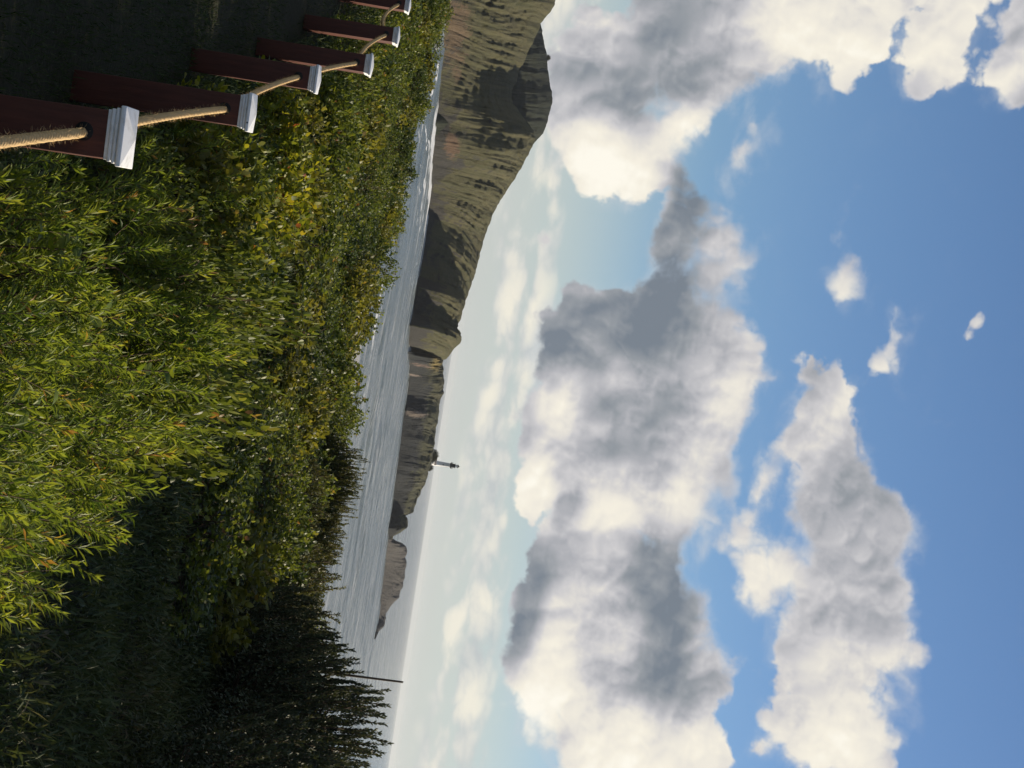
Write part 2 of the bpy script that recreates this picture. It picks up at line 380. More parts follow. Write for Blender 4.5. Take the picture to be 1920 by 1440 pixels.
def land_material(name, grass_a, grass_b, rock_a, rock_b, bare, soil_and_lit=None, streak=1.0):
    mt, t, o = material(name)
    geo = t.node('ShaderNodeNewGeometry'); tcn = t.node('ShaderNodeTexCoord'); pos = tcn.outputs['Object']
    a1 = t.node('ShaderNodeAttribute', attribute_name='slope_t'); a2 = t.node('ShaderNodeAttribute', attribute_name='along')
    cx = t.node('ShaderNodeCombineXYZ')
    t.l.new(t.math('MULTIPLY', a2.outputs['Fac'], 0.20 * streak), cx.inputs[0]); t.l.new(t.math('MULTIPLY', a1.outputs['Fac'], 2.6), cx.inputs[1])
    n1 = t.noise(cx.outputs[0], 1.0, 7, 0.68, 0.6); n2 = t.noise(pos, 0.045, 5, 0.6); n3 = t.noise(pos, 0.28, 6, 0.72); n5 = t.noise(pos, 0.7, 4, 0.72)
    g = t.mix(t.map(n1, 0.32, 0.68), grass_a, grass_b)
    g = t.mix(t.map(n3, 0.50, 0.72, 0, .22), g, (grass_a[0] * .35, grass_a[1] * .38, grass_a[2] * .4))
    rk = t.mix(t.map(n3, 0.3, 0.7), rock_a, rock_b)
    # rock shows low on the slope, on steep faces and in patches
    sep = t.node('ShaderNodeSeparateXYZ'); t.l.new(geo.outputs['Normal'], sep.inputs[0])
    steep = t.map(sep.outputs[2], 0.75, 0.2)
    lowm = t.map(a1.outputs['Fac'], 0.05, 0.42, 1.0, 0.0)
    m_ = t.math('ADD', t.math('ADD', t.math('MULTIPLY', steep, 0.55), t.math('MULTIPLY', lowm, 0.75)), t.math('MULTIPLY_ADD', n2, 1.3, bare - 0.95))
    m_ = t.math('MULTIPLY_ADD', t.math('SUBTRACT', n1, 0.5), 0.9, m_)
    col = t.mix(t.map(m_, 0.42, 0.62), g, rk)
    for (c, r, sc) in (soil_and_lit or []):
        dv = t.vmath('MULTIPLY', t.vmath('SUBTRACT', geo.outputs['Position'], tuple(c)), (1 / r[0], 1 / r[1], 1 / r[2]))
        ds = t.math('MULTIPLY_ADD', t.math('SUBTRACT', n3, 0.5), 2.2, t.math('MULTIPLY_ADD', t.math('SUBTRACT', n1, 0.5), 2.4, t.vmath('LENGTH', dv)))
        col = t.mix(t.map(ds, 1.05, 0.75), col, t.mix(n3, sc, (sc[0] * .6, sc[1] * .55, sc[2] * .5)))
    col = t.mix(1.0, col, t.ramp(n5, [(.28, (.62, .62, .62)), (.5, (1, 1, 1)), (.74, (1.0, 1.0, .98))]), 'MULTIPLY')
    hb = t.math('ADD', t.math('MULTIPLY', n5, .6), t.math('ADD', n3, t.math('MULTIPLY', n1, 1.5)))
    principled(t, o, col, 0.95, 0.1, hb, 1.6, 0.8)
    return mt

def _pt(x, y, D): return tuple(at_dist(x, y, D))
hill_mat = land_material('hill_grass_rock', (0.054, 0.057, 0.028), (0.094, 0.086, 0.047), (0.030, 0.030, 0.028), (0.048, 0.046, 0.041), 0.06,
    soil_and_lit=[(_pt(862, 60, 900), (16, 80, 9), (0.13, 0.098, 0.064)), (_pt(848, 268, 1010), (7, 60, 5), (0.14, 0.098, 0.068)), (_pt(860, 110, 930), (6, 80, 4), (0.13, 0.10, 0.066)), (_pt(985, 108, 1120), (16, 80, 4), (0.13, 0.11, 0.055))])
summit_mat = land_material('summit_scrub', (0.020, 0.026, 0.018), (0.032, 0.036, 0.024), (0.035, 0.032, 0.026), (0.045, 0.04, 0.03), -0.3)
point_mat = land_material('point_rock_turf', (0.048, 0.052, 0.03), (0.075, 0.072, 0.045), (0.022, 0.025, 0.026), (0.031, 0.033, 0.033), 0.40,
    soil_and_lit=[(_pt(818, 679, 1280), (7, 80, 5), (0.25, 0.2, 0.08)), (_pt(785, 685, 1250), (1.3, 80, 9.0), (0.20, 0.15, 0.125)), (_pt(778, 704, 1250), (1.1, 80, 6.0), (0.26, 0.22, 0.19)), (_pt(780, 775, 1300), (3, 80, 9), (0.2, 0.17, 0.14))])  # first patch puts a sunlit strip into the ground colour
islet_mat = land_material('islet_rock', (0.074, 0.071, 0.067), (0.088, 0.084, 0.079), (0.062, 0.060, 0.058), (0.094, 0.090, 0.085), 0.8)

landform('headland', HILL, lambda y: np.interp(y, [-100, 0, 150, 300, 450, 600, 660, 700], [380, 330, 280, 270, 220, 170, 160, 150]), 420, 120, 4.5, 5.2, hill_mat, 11, skew=70, prof=((0, 230, 330, 700), (1.15, 1.4, 3.0, 3.6)))
landform('headland_summit', SUMMIT, lambda y: np.interp(y, [0, 150, 300], [500, 490, 470]), 150, 50, 5.0, 7.0, summit_mat, 23)
landform('lighthouse_point', POINT, lambda y: np.interp(y, [660, 780, 900, 960, 1010], [190, 180, 140, 60, 24]), 300, 80, 3.5, 3.6, point_mat, 31, back=300.0, prof=((0, 1), (3.8, 3.8)))
landform('islet', ISLET, lambda y: np.interp(y, [1000, 1030, 1130, 1200], [16, 60, 48, 8]), 200, 44, 2.4, 1.8, islet_mat, 47, back=90.0, prof=((0, 1), (3.0, 3.0)))

# ================================================================== sea, with swell and surf
fy = np.arange(-120, 1440, 4.0); fpts = np.array([tuple(at_z(float(interp(FOOT, y)), float(y), 0.0)) for y in fy if y <= 1200])[:, :2]
shore_az = np.degrees(np.arctan2(fpts[:, 0], fpts[:, 1])); shore_r = np.hypot(fpts[:, 0], fpts[:, 1])
o_ = np.argsort(shore_az); shore_az, shore_r = shore_az[o_], shore_r[o_]
az_s = np.concatenate([np.linspace(-180, -18, 50)[:-1], np.linspace(-18, 18, 520), np.linspace(18, 180, 50)[1:]])
rad = np.concatenate([np.geomspace(60, 430, 8)[:-1], np.linspace(430, 1500, 360)[:-1], np.geomspace(1500, 5000, 120)[:-1], np.geomspace(5000, 36000, 30)])
AZ, RD = np.meshgrid(np.radians(az_s), rad)
SXg, SYg = RD * np.sin(AZ), RD * np.cos(AZ)
SZg = np.zeros_like(SXg)
fall = np.clip((5200 - RD) / 3000, 0, 1)
for k, (wl, amp, ang) in enumerate([(70, .36, -72), (44, .28, -80), (27, .22, -60), (18, .17, -95), (11, .11, -75)]):
    a = R(ang); ph = (SXg * math.cos(a) + SYg * math.sin(a)) * 2 * math.pi / wl
    ph += 3.0 * fbm(SXg / 90, SYg / 120, seed=k * 5 + 2, o=3)
    w_ = 0.55 + 0.45 * vnoise(SXg / 70, SYg / 90, seed=k + 60)
    SZg += 1.75 * amp * w_ * np.sin(ph) * fall
deg = np.degrees(AZ)
dsh = np.interp(deg, shore_az, shore_r, left=shore_r[0], right=9e9) - RD       # metres in front of the rocks
foam = np.zeros_like(SXg)
nzf = fbm(SXg / 26, SYg / 24, seed=77, o=4)
lf = np.clip((1 - deg) / 7, 0, 1)                                               # surf is stronger under the high headland
foam += np.clip(1.1 - np.abs(dsh - 30 - 22 * nzf) / 42.0, 0, 1) * (0.15 + 1.1 * lf * np.clip(0.75 + 0.9 * vnoise(SXg / 40, SYg / 300, seed=5), 0, 1))
foam += np.clip(1.0 - np.abs(dsh - 125 - 45 * nzf - 22 * np.sin(2 * deg)) / 18.0, 0, 1) * lf * 0.95
foam += np.clip(1.0 - np.abs(dsh - 215 - 50 * nzf) / 11.0, 0, 1) * lf * 0.75
foam += np.clip(1.0 - np.abs(dsh - 6 - 4.0 * nzf) / 5, 0, 1) * 0.35 * (vnoise(SXg / 14, SYg / 300, seed=9) > 0.15)
# wash running along the beach below the bluff: three broken lines
BEACH = lambda d: np.interp(d, [-14, -8, -5.5, -3, -.5, 2.5, 7, 14], [570, 584, 604, 596, 584, 552, 524, 500])
bch = BEACH(deg)
for (off, wd, st, sd) in ((12, 10.0, 1.0, 1), (34, 3.2, 0.95, 2), (62, 2.8, 0.7, 3), (94, 2.4, 0.5, 4)):
    foam += np.clip(1.0 - np.abs(RD - bch - off - 14 * fbm(SXg / 35, SYg / 400, seed=90 + sd, o=3)) / wd, 0, 1) * st * np.clip(0.55 + 1.1 * vnoise(SXg / 22, SYg / 260, seed=95 + sd), 0, 1)
sea_mt, t, o = material('sea_water')
geo = t.node('ShaderNodeNewGeometry'); pos = geo.outputs['Position']
af = t.node('ShaderNodeAttribute', attribute_name='foam')
pm = t.vmath('MULTIPLY', pos, (0.35, 0.6, 1.0))
n1 = t.noise(pm, 0.10, 6, 0.62); n2 = t.noise(pm, 0.9, 4, 0.6); n3 = t.noise(t.vmath('MULTIPLY', pos, (0.12, 1.0, 1.0)), 0.022, 5, 0.6)
body = t.mix(t.map(n3, 0.35, 0.7), (0.125, 0.15, 0.137), (0.20, 0.22, 0.20))
fm = t.math('MULTIPLY_ADD', t.math('SUBTRACT', n2, 0.5), 0.9, af.outputs['Fac'])
streak = t.math('MULTIPLY', t.map(t.noise(t.vmath('MULTIPLY', pos, (0.10, 1.0, 1.0)), 0.16, 6, 0.7), 0.54, 0.72), t.map(n3, 0.36, 0.6))
fm2 = t.math('MAXIMUM', t.map(fm, 0.42, 0.72), t.math('MULTIPLY', streak, 1.0))
col = t.mix(fm2, body, (0.74, 0.75, 0.74))
hb = t.math('ADD', t.math('MULTIPLY', n1, 1.4), t.math('MULTIPLY', n2, 0.7))
pb = principled(t, o, col, t.math('MULTIPLY_ADD', fm2, 0.5, 0.22), 0.5, hb, 1.3, 0.75)
pb.inputs['IOR'].default_value = 1.33; pb.inputs['Specular Tint'].default_value = (1.0, 0.99, 0.90, 1)
nr_, nc_ = SXg.shape
sea = obj('sea', nmesh('sea', np.stack([SXg, SYg, SZg], -1).reshape(-1, 3), grid_faces(nr_, nc_), sea_mt, True, {'foam': foam.ravel()}), kind='structure')

# sandy beach at the foot of the bluff
bm_, t, o = material('wet_sand')
geo = t.node('ShaderNodeNewGeometry')
nn = t.noise(t.vmath('MULTIPLY', geo.outputs['Position'], (0.2, 1, 1)), 0.25, 5, 0.6)
principled(t, o, t.mix(nn, (0.30, 0.27, 0.22), (0.42, 0.39, 0.33)), 0.35, 0.5)
bd = np.linspace(-60, 60, 160); tr = np.linspace(0, 1, 12)
BD, TR = np.meshgrid(bd, tr); br = BEACH(BD) + 12 + 10 * fbm(BD / 1.5, 0 * BD, seed=4, o=3); r_ = br * (1 - TR) + 90 * TR
obj('beach', nmesh('beach', np.stack([r_ * np.sin(np.radians(BD)), r_ * np.cos(np.radians(BD)), -0.8 + TR * 7.0 + 0 * BD], -1).reshape(-1, 3), grid_faces(12, 160), bm_, True), kind='structure')

# ================================================================== air: thin sea haze
def haze_box():
    mt, t, o = material('haze_air')
    v = t.node('ShaderNodeVolumePrincipled'); v.inputs['Color'].default_value = (0.86, 0.9, 0.94, 1); v.inputs['Density'].default_value = HAZE
    v.inputs['Anisotropy'].default_value = 0.25
    t.l.new(v.outputs[0], o.inputs['Volume'])
    a, z0, z1 = 36500.0, -3.5, 100.0
    V = [(x, y, z) for z in (z0, z1) for (x, y) in ((-a, -a), (a, -a), (a, a), (-a, a))]
    F = np.array([(0, 3, 2, 1), (4, 5, 6, 7), (0, 1, 5, 4), (1, 2, 6, 5), (2, 3, 7, 6), (3, 0, 4, 7)])
    obj('haze', nmesh('haze', np.array(V), F, mt), kind='stuff')
HAZE = 0.000024

# ================================================================== the bluff we stand on
GZ = 28.12
EDGE = lambda a: np.interp(a, [-180, -90, -25, -13, -10.4, -5, -3, 0, 3, 8.5, 13, 30, 60, 100, 140, 180], [90, 90, 60, 46, 42, 33, 28.5, 25.5, 26, 25, 25, 23, 20, 20, 40, 90])
def ground_z(x, y):
    x, y = np.asarray(x, float), np.asarray(y, float)
    r = np.hypot(x, y); a = np.degrees(np.arctan2(x, y)); e = EDGE(a)
    z = GZ + 0.10 * vnoise(x * 0.6, y * 0.6, seed=3) * np.clip(r / 4, 0, 1) - 0.004 * np.clip(r - 12, 0, 99)
    k = np.clip((r - e) / 30.0, 0, 1)
    return z - 24.5 * np.clip(k * 1.2, 0, 1) ** 0.8
ga = np.concatenate([np.linspace(-180, -18, 60)[:-1], np.linspace(-18, 18, 120), np.linspace(18, 180, 60)[1:]]); gt = np.concatenate([np.linspace(0, 1, 36)[1:], 1 + np.linspace(0, 1, 16)[1:] ** 1.3])
GA, GT = np.meshgrid(ga, gt); ge = EDGE(GA)
gr = np.where(GT <= 1, GT * ge, ge + (GT - 1) * 40.0 * (1 + 0.15 * vnoise(GA / 4, GT * 3, seed=8)))
gx, gy = gr * np.sin(np.radians(GA)), gr * np.cos(np.radians(GA))
earth_mt, t, o = material('bluff_soil')
geo = t.node('ShaderNodeNewGeometry'); n1 = t.noise(geo.outputs['Position'], 3.0, 5, 0.6); n2 = t.noise(geo.outputs['Position'], 22.0, 4, 0.6)
principled(t, o, t.mix(n2, t.mix(n1, (0.030, 0.026, 0.018), (0.055, 0.046, 0.030)), (0.022, 0.026, 0.012)), 0.95, 0.1, n2, 0.03, 0.6)
cap_v = np.array([[0, 0, GZ]]); Vg = np.concatenate([np.stack([gx, gy, ground_z(gx, gy)], -1).reshape(-1, 3), cap_v])
nc = len(ga); ctr = len(Vg) - 1
tri = np.stack([np.full(nc - 1, ctr), np.arange(1, nc), np.arange(0, nc - 1)], 1)
obj('bluff', nmesh('bluff', Vg, [grid_faces(len(gt), nc)[:, ::-1], tri], earth_mt, True), kind='structure')

# ================================================================== lighthouse on the point
def lathe(prof, n=20):
    a = np.linspace(0, 2 * np.pi, n, endpoint=False)
    V = np.concatenate([np.stack([r * np.cos(a), r * np.sin(a), np.full(n, z)], -1) for r, z in prof])
    F = []
    for i in range(len(prof) - 1):
        j = np.arange(n); k = (j + 1) % n
        F.append(np.stack([i * n + j, i * n + k, (i + 1) * n + k, (i + 1) * n + j], 1))
    return V, np.concatenate(F)
def box(cx, cy, cz, sx, sy, sz):
    V = np.array([(cx + a * sx / 2, cy + b * sy / 2, cz + c * sz / 2) for c in (-1, 1) for (a, b) in ((-1, -1), (1, -1), (1, 1), (-1, 1))])
    F = np.array([(0, 3, 2, 1), (4, 5, 6, 7), (0, 1, 5, 4), (1, 2, 6, 5), (2, 3, 7, 6), (3, 0, 4, 7)]); return V, F
def join(parts):
    V = []; F = []; o = 0
    for v, f in parts: V.append(v); F.append(f + o); o += len(v)
    fs = [f for f in F]
    out = []
    for k in (3, 4):
        g = [f for f in fs if f.shape[1] == k]
        if g: out.append(np.concatenate(g))
    return np.concatenate(V), out
def simple(name, color, rough=0.6, spec=0.3, var=0.15, scale=6.0):
    mt, t, o = material(name); tcn = t.node('ShaderNodeTexCoord')
    n = t.noise(tcn.outputs['Object'], scale, 4, 0.6)
    principled(t, o, t.mix(n, tuple(c * (1 - var) for c in color), tuple(min(1, c * (1 + var)) for c in color)), rough, spec)
    return mt
M_white = simple('white_masonry', (0.74, 0.74, 0.72), scale=0.6, var=0.06)
M_iron = simple('dark_ironwork', (0.035, 0.04, 0.04), scale=0.8)
M_roofr = simple('grey_roof', (0.10, 0.09, 0.085), scale=0.8)
def glass_mat():
    mt, t, o = material('lantern_glass')
    b = t.node('ShaderNodeBsdfPrincipled'); b.inputs['Base Color'].default_value = (0.8, 0.85, 0.85, 1); b.inputs['Roughness'].default_value = 0.08
    b.inputs['Transmission Weight'].default_value = 0.55
    t.l.new(b.outputs[0], o.inputs[0]); return mt
M_glass = glass_mat()
LB = at_dist(808.0, 867.0, 1480.0); LT = at_dist(862.5, 873.0, 1480.0)
lh = obj('lighthouse', None, label='white lighthouse tower with dark lantern gallery standing on the point', cat='lighthouse', loc=(LB.x, LB.y, 21.5))
hh = LT.z - 21.5
def part(name, vf, mt, parent, smooth=False):
    return obj(name, nmesh(name, vf[0], vf[1], mt, smooth), parent)
part('tower', lathe([(2.75, -1), (2.75, .6), (2.55, .8), (1.75, hh * 0.70), (1.9, hh * 0.705), (1.9, hh * .715)]), M_white, lh, True)
gal = part('gallery', lathe([(1.8, hh * .70), (2.9, hh * .735), (2.95, hh * .75), (1.5, hh * .752)]), M_iron, lh)
rail = [lathe([(2.8 + .05 * math.cos(q), hh * z_ + .05 * math.sin(q)) for q in np.linspace(0, 2 * math.pi, 6)], 24) for z_ in (.772, .79)]
rail += [box(2.8 * math.cos(q), 2.8 * math.sin(q), hh * .77, .09, .09, hh * .04) for q in np.linspace(0, 2 * math.pi, 16, endpoint=False)]
part('railing', join(rail), M_iron, gal)
part('watch_room', lathe([(1.75, hh * .752), (1.75, hh * .845), (2.3, hh * .85), (2.3, hh * .86), (1.3, hh * .862)]), M_iron, lh, False)
ln = part('lantern', lathe([(1.25, hh * .862), (1.25, hh * .93)], 12), M_glass, lh)
part('mullion', join([box(1.27 * math.cos(q), 1.27 * math.sin(q), hh * .896, .1, .1, hh * .068) for q in np.linspace(0, 2 * math.pi, 8, endpoint=False)]), M_iron, ln)
rf = part('roof', lathe([(1.2, hh * .93), (1.75, hh * .932), (1.1, hh * .962), (.35, hh * .975), (.3, hh * .985), (.02, hh)], 16), M_iron, lh)
for k_, f_ in enumerate((.25, .5)):
    rr_ = 2.55 - (2.55 - 1.75) * f_ / .7
    part('window', box(.3, -rr_ * .99, hh * f_, .55, .25, 1.3), M_iron, lh)
# oil house beside the tower
oh_p = at_dist(807.0, 862.0, 1474.0)
oh = obj('oil_house', None, label='small white building at the foot of the lighthouse', cat='building', loc=(oh_p.x, oh_p.y, 24.6))
part('wall', box(0, 0, 1.8, 7.5, 4.5, 4.2), M_white, oh)
part('roof', (np.array([(-4.1, -2.6, 3.85), (4.1, -2.6, 3.85), (4.1, 2.6, 3.85), (-4.1, 2.6, 3.85), (-4.1, 0, 5.6), (4.1, 0, 5.6)]), [np.array([(0, 1, 5, 4), (2, 3, 4, 5)]), np.array([(1, 2, 5), (3, 0, 4)])]), M_roofr, oh)
for wx in (-2.2, 0.2, 2.4): part('window', box(wx, -2.26, 2.1, .9, .12, 1.3), M_iron, oh)

# ================================================================== leaf and shrub builders
def unit(v): return v / np.maximum(np.linalg.norm(v, axis=-1, keepdims=True), 1e-9)
def lance(base, axis, L, W, droop, r):
    """narrow folded leaves: 5 points, 4 triangles each"""
    n = len(base); axis = unit(axis)
    side = unit(np.cross(axis, unit(np.array([0, 0, 1.0]) + r.normal(0, .45, (n, 3))))); nor = np.cross(side, axis)
    L = L[:, None]; W = W[:, None]; d = droop[:, None]
    mid = base + axis * L * .45 + nor * L * .02
    tip = base + axis * L - np.array([0, 0, 1.0]) * L * d
    V = np.stack([base, mid - side * W / 2 + nor * W * .22, mid - nor * W * .05, mid + side * W / 2 + nor * W * .22, tip], 1)
    F = np.array([(0, 1, 2), (0, 2, 3), (1, 4, 2), (2, 4, 3)])
    F = (np.arange(n) * 5)[:, None, None] + F[None]
    return V.reshape(-1, 3), F.reshape(-1, 3), 5
def ovate(base, axis, L, W, r, cup=0.12):
    """broad leaves: 6 points, 4 triangles each, bent along their length"""
    n = len(base); axis = unit(axis)
    side = unit(np.cross(axis, unit(np.array([0, 0, 1.0]) + r.normal(0, .6, (n, 3))))); nor = np.cross(side, axis)
    L = L[:, None]; W = W[:, None]
    p1 = base + axis * L * .32 + nor * L * cup; p2 = base + axis * L * .70 + nor * L * cup
    V = np.stack([base, p1 - side * W * .5, p1 + side * W * .5, p2 - side * W * .38, p2 + side * W * .38, base + axis * L], 1)
    F3 = np.array([(0, 2, 1), (1, 2, 4), (1, 4, 3), (3, 4, 5)])
    F = (np.arange(n) * 6)[:, None, None] + F3[None]
    return V.reshape(-1, 3), F.reshape(-1, 3), 6
def tube(P, rad, k=4):
    P = np.asarray(P, float); n = len(P); rad = np.broadcast_to(rad, n)
    tg = unit(np.gradient(P, axis=0)); ref = np.where(np.abs(tg[:, 2:3]) > .9, np.array([[1.0, 0, 0]]), np.array([[0, 0, 1.0]]))
    a = unit(np.cross(tg, ref)); b = np.cross(tg, a); q = np.linspace(0, 2 * np.pi, k, endpoint=False)
    V = P[:, None] + rad[:, None, None] * (a[:, None] * np.cos(q)[None, :, None] + b[:, None] * np.sin(q)[None, :, None])
    j = np.arange(k); kk = (j + 1) % k; F = [np.stack([i * k + j, i * k + kk, (i + 1) * k + kk, (i + 1) * k + j], 1) for i in range(n - 1)]
    return V.reshape(-1, 3), np.concatenate(F)
class Bag:
    def __init__(s): s.V = []; s.F = []; s.T = []; s.o = 0
    def add(s, V, F, tint):
        s.V.append(V); s.F.append(F + s.o); s.T.append(tint); s.o += len(V)
    def mesh(s, name, mt, smooth=False):
        fs = []
        for k in (3, 4):
            g = [f for f in s.F if f.shape[1] == k]
            if g: fs.append(np.concatenate(g))
        return nmesh(name, np.concatenate(s.V), fs, mt, smooth, {'tint': np.concatenate(s.T)})
def leaf_material(name, stops, trans=0.4, rough=0.42, spec=0.45, tcol=(1.25, 1.15, 0.55)):
    mt, t, o = material(name)
    a = t.node('ShaderNodeAttribute', attribute_name='tint')
    c = t.ramp(a.outputs['Fac'], stops)
    b = t.node('ShaderNodeBsdfPrincipled'); t.l.new(c, b.inputs['Base Color']); b.inputs['Roughness'].default_value = rough; b.inputs['Specular IOR Level'].default_value = spec
    tr = t.node('ShaderNodeBsdfTranslucent'); t.l.new(t.mix(1.0, c, tcol, 'MULTIPLY'), tr.inputs['Color'])
    mx = t.node('ShaderNodeMixShader'); mx.inputs[0].default_value = trans
    t.l.new(b.outputs[0], mx.inputs[1]); t.l.new(tr.outputs[0], mx.inputs[2]); t.l.new(mx.outputs[0], o.inputs[0])
    return mt
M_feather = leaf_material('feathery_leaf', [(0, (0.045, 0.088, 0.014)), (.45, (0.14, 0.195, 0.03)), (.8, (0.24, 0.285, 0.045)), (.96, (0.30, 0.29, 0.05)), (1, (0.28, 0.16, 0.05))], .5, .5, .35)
M_salal = leaf_material('glossy_leaf', [(0, (0.04, 0.06, 0.012)), (.5, (0.115, 0.15, 0.028)), (.85, (0.20, 0.22, 0.045)), (.96, (0.23, 0.18, 0.05)), (1, (0.22, 0.12, 0.05))], .42, .5, .35)
M_salal2 = leaf_material('olive_leaf', [(0, (0.05, 0.06, 0.014)), (.5, (0.16, 0.165, 0.03)), (.85, (0.27, 0.25, 0.05)), (1, (0.26, 0.17, 0.06))], .45, .5, .35)
M_salal3 = leaf_material('dark_leaf', [(0, (0.02, 0.035, 0.01)), (.5, (0.06, 0.09, 0.02)), (.9, (0.12, 0.15, 0.035)), (1, (0.2, 0.12, 0.05))], .35, .5, .35)
M_yellow = leaf_material('yellowing_leaf', [(0, (0.07, 0.10, 0.018)), (.4, (0.17, 0.20, 0.022)), (.8, (0.30, 0.28, 0.03)), (.95, (0.32, 0.22, 0.035)), (1, (0.26, 0.09, 0.04))], .5, .5, .35)
M_spike = leaf_material('shoot_leaf', [(0, (0.04, 0.05, 0.016)), (.5, (0.085, 0.092, 0.028)), (1, (0.16, 0.15, 0.045))], .25, .55, .3)
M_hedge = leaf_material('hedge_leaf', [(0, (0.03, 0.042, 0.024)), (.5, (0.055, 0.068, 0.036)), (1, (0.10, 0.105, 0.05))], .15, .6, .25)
M_under = leaf_material('undergrowth_leaf', [(0, (0.045, 0.07, 0.03)), (.5, (0.075, 0.10, 0.042)), (.85, (0.11, 0.115, 0.06)), (1, (0.16, 0.13, 0.08))], .25, .6, .25)
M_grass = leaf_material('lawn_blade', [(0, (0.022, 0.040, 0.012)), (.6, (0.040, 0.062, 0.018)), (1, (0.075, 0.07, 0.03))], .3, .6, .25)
M_bark = simple('twig_bark', (0.075, 0.055, 0.038), 0.85, 0.15, 0.4, 40.0)

def feathery(seed, H=1.0, Rd=0.55, shoots=85):
    r = np.random.default_rng(seed); lf = Bag(); st = Bag()
    for i in range(shoots):
        q = r.uniform(0, 2 * np.pi); rr = Rd * math.sqrt(r.uniform(0, 1)); lay = r.uniform(0, 1) ** 1.6
        tz = H * (1 - .38 * (rr / Rd) ** 2) * (1.05 - .5 * lay) + r.normal(0, .04)
        tip = np.array([rr * math.cos(q), rr * math.sin(q), tz]); out_ = np.array([math.cos(q), math.sin(q), 0]) * (rr / Rd)
        d = unit(np.array([0, 0, 1.0]) + out_ * .55 + r.normal(0, .17, 3)); ln_ = r.uniform(.26, .5)
        n = int(r.uniform(30, 46)); s = np.sort(r.uniform(0.05, 1, n) ** .8)
        bend = out_ * .10 + r.normal(0, .04, 3)
        start = tip - d * ln_
        P = start + d * (ln_ * s)[:, None] + bend * (np.sin(np.pi * s) * ln_)[:, None]
        p1 = unit(np.cross(d, [0.3, 0.8, 0.1])); p2 = np.cross(d, p1); ga_ = np.arange(n) * 2.4 + r.uniform(0, 6)
        pr = p1 * np.cos(ga_)[:, None] + p2 * np.sin(ga_)[:, None]
        ang = np.radians(68 - 46 * s + r.normal(0, 9, n))[:, None]
        ax = d * np.cos(ang) + pr * np.sin(ang)
        L = r.uniform(.052, .095, n) * (1 - .45 * np.clip(s - .75, 0, 1) * 4 * .6); W = r.uniform(.0075, .0125, n)
        V, F, k = lance(P, ax, L, W, r.uniform(0.0, .22, n), r)
        base_t = np.clip(r.normal(.45, .14) + .42 * (s - .55) + r.normal(0, .12, n) + (r.uniform(0, 1, n) > .985) * .5, 0, 1)  # tint rises along the shoot: tips lightened to look backlit
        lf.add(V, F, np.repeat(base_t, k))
        if r.uniform() < .55:
            root = np.array([r.normal(0, .05), r.normal(0, .05), 0]); tt = np.linspace(0, 1, 5)[:, None]
            C = root * (1 - tt) ** 2 + 2 * (root * .4 + start * .3 + np.array([0, 0, H * .35])) * tt * (1 - tt) + start * tt ** 2
            V, F = tube(C, np.linspace(.007, .003, 5), 4); st.add(V, F, np.zeros(len(V)))
        V, F = tube(np.array([start, start + d * ln_ * .5 + bend * ln_, tip]), np.array([.0028, .002, .001]), 3); st.add(V, F, np.zeros(len(V)))
    return lf.mesh('foliage', M_feather), st.mesh('stems', M_bark)
def leafy(seed, mt, H=0.75, Rd=0.75, sprigs=150, lw=(.05, .032), leaf_t=(.42, .2)):
    r = np.random.default_rng(seed); lf = Bag(); st = Bag()
    for i in range(sprigs):
        q = r.uniform(0, 2 * np.pi); u = math.sqrt(r.uniform(0, 1)); rr = Rd * u; lay = r.uniform(0, 1) ** 2
        tz = H * (1 - .62 * u ** 2.2) * (1.0 - .4 * lay) * r.uniform(.88, 1.08)
        tip = np.array([rr * math.cos(q), rr * math.sin(q), max(tz, .06)]); out_ = np.array([math.cos(q), math.sin(q), 0]) * u
        d = unit(np.array([0, 0, 1.0]) * .8 + out_ * .7 + r.normal(0, .3, 3)); ln_ = r.uniform(.14, .26)
        n = int(r.uniform(11, 17)); s = np.linspace(.1, 1, n)
        P = tip + d * (ln_ * (s - 1))[:, None] + r.normal(0, .008, (n, 3))
        p1 = unit(np.cross(d, [0.4, 0.7, 0.2])); p2 = np.cross(d, p1); ga_ = np.arange(n) * 2.4 + r.uniform(0, 6)
        pr = p1 * np.cos(ga_)[:, None] + p2 * np.sin(ga_)[:, None]; ang = np.radians(75 - 40 * s + r.normal(0, 14, n))[:, None]
        L = lw[0] * r.uniform(.65, 1.25, n); W = lw[1] * r.uniform(.7, 1.2, n)
        V, F, k = ovate(P, d * np.cos(ang) + pr * np.sin(ang), L, W, r, .1)
        tt = np.clip(r.normal(leaf_t[0], leaf_t[1] * .6) + r.normal(0, leaf_t[1] * .7, n) + (r.uniform(0, 1, n) > .985) * .5, 0, 1)
        lf.add(V, F, np.repeat(tt, k))
        if i % 2 == 0:
            root = np.array([r.normal(0, .08), r.normal(0, .08), 0]); C = np.array([root, root * .5 + tip * .45 + [0, 0, .05], tip - d * ln_ * .6, tip])
            V, F = tube(C, np.array([.006, .004, .003, .0015]), 3); st.add(V, F, np.zeros(len(V)))
    return lf.mesh('foliage', mt), st.mesh('stems', M_bark)
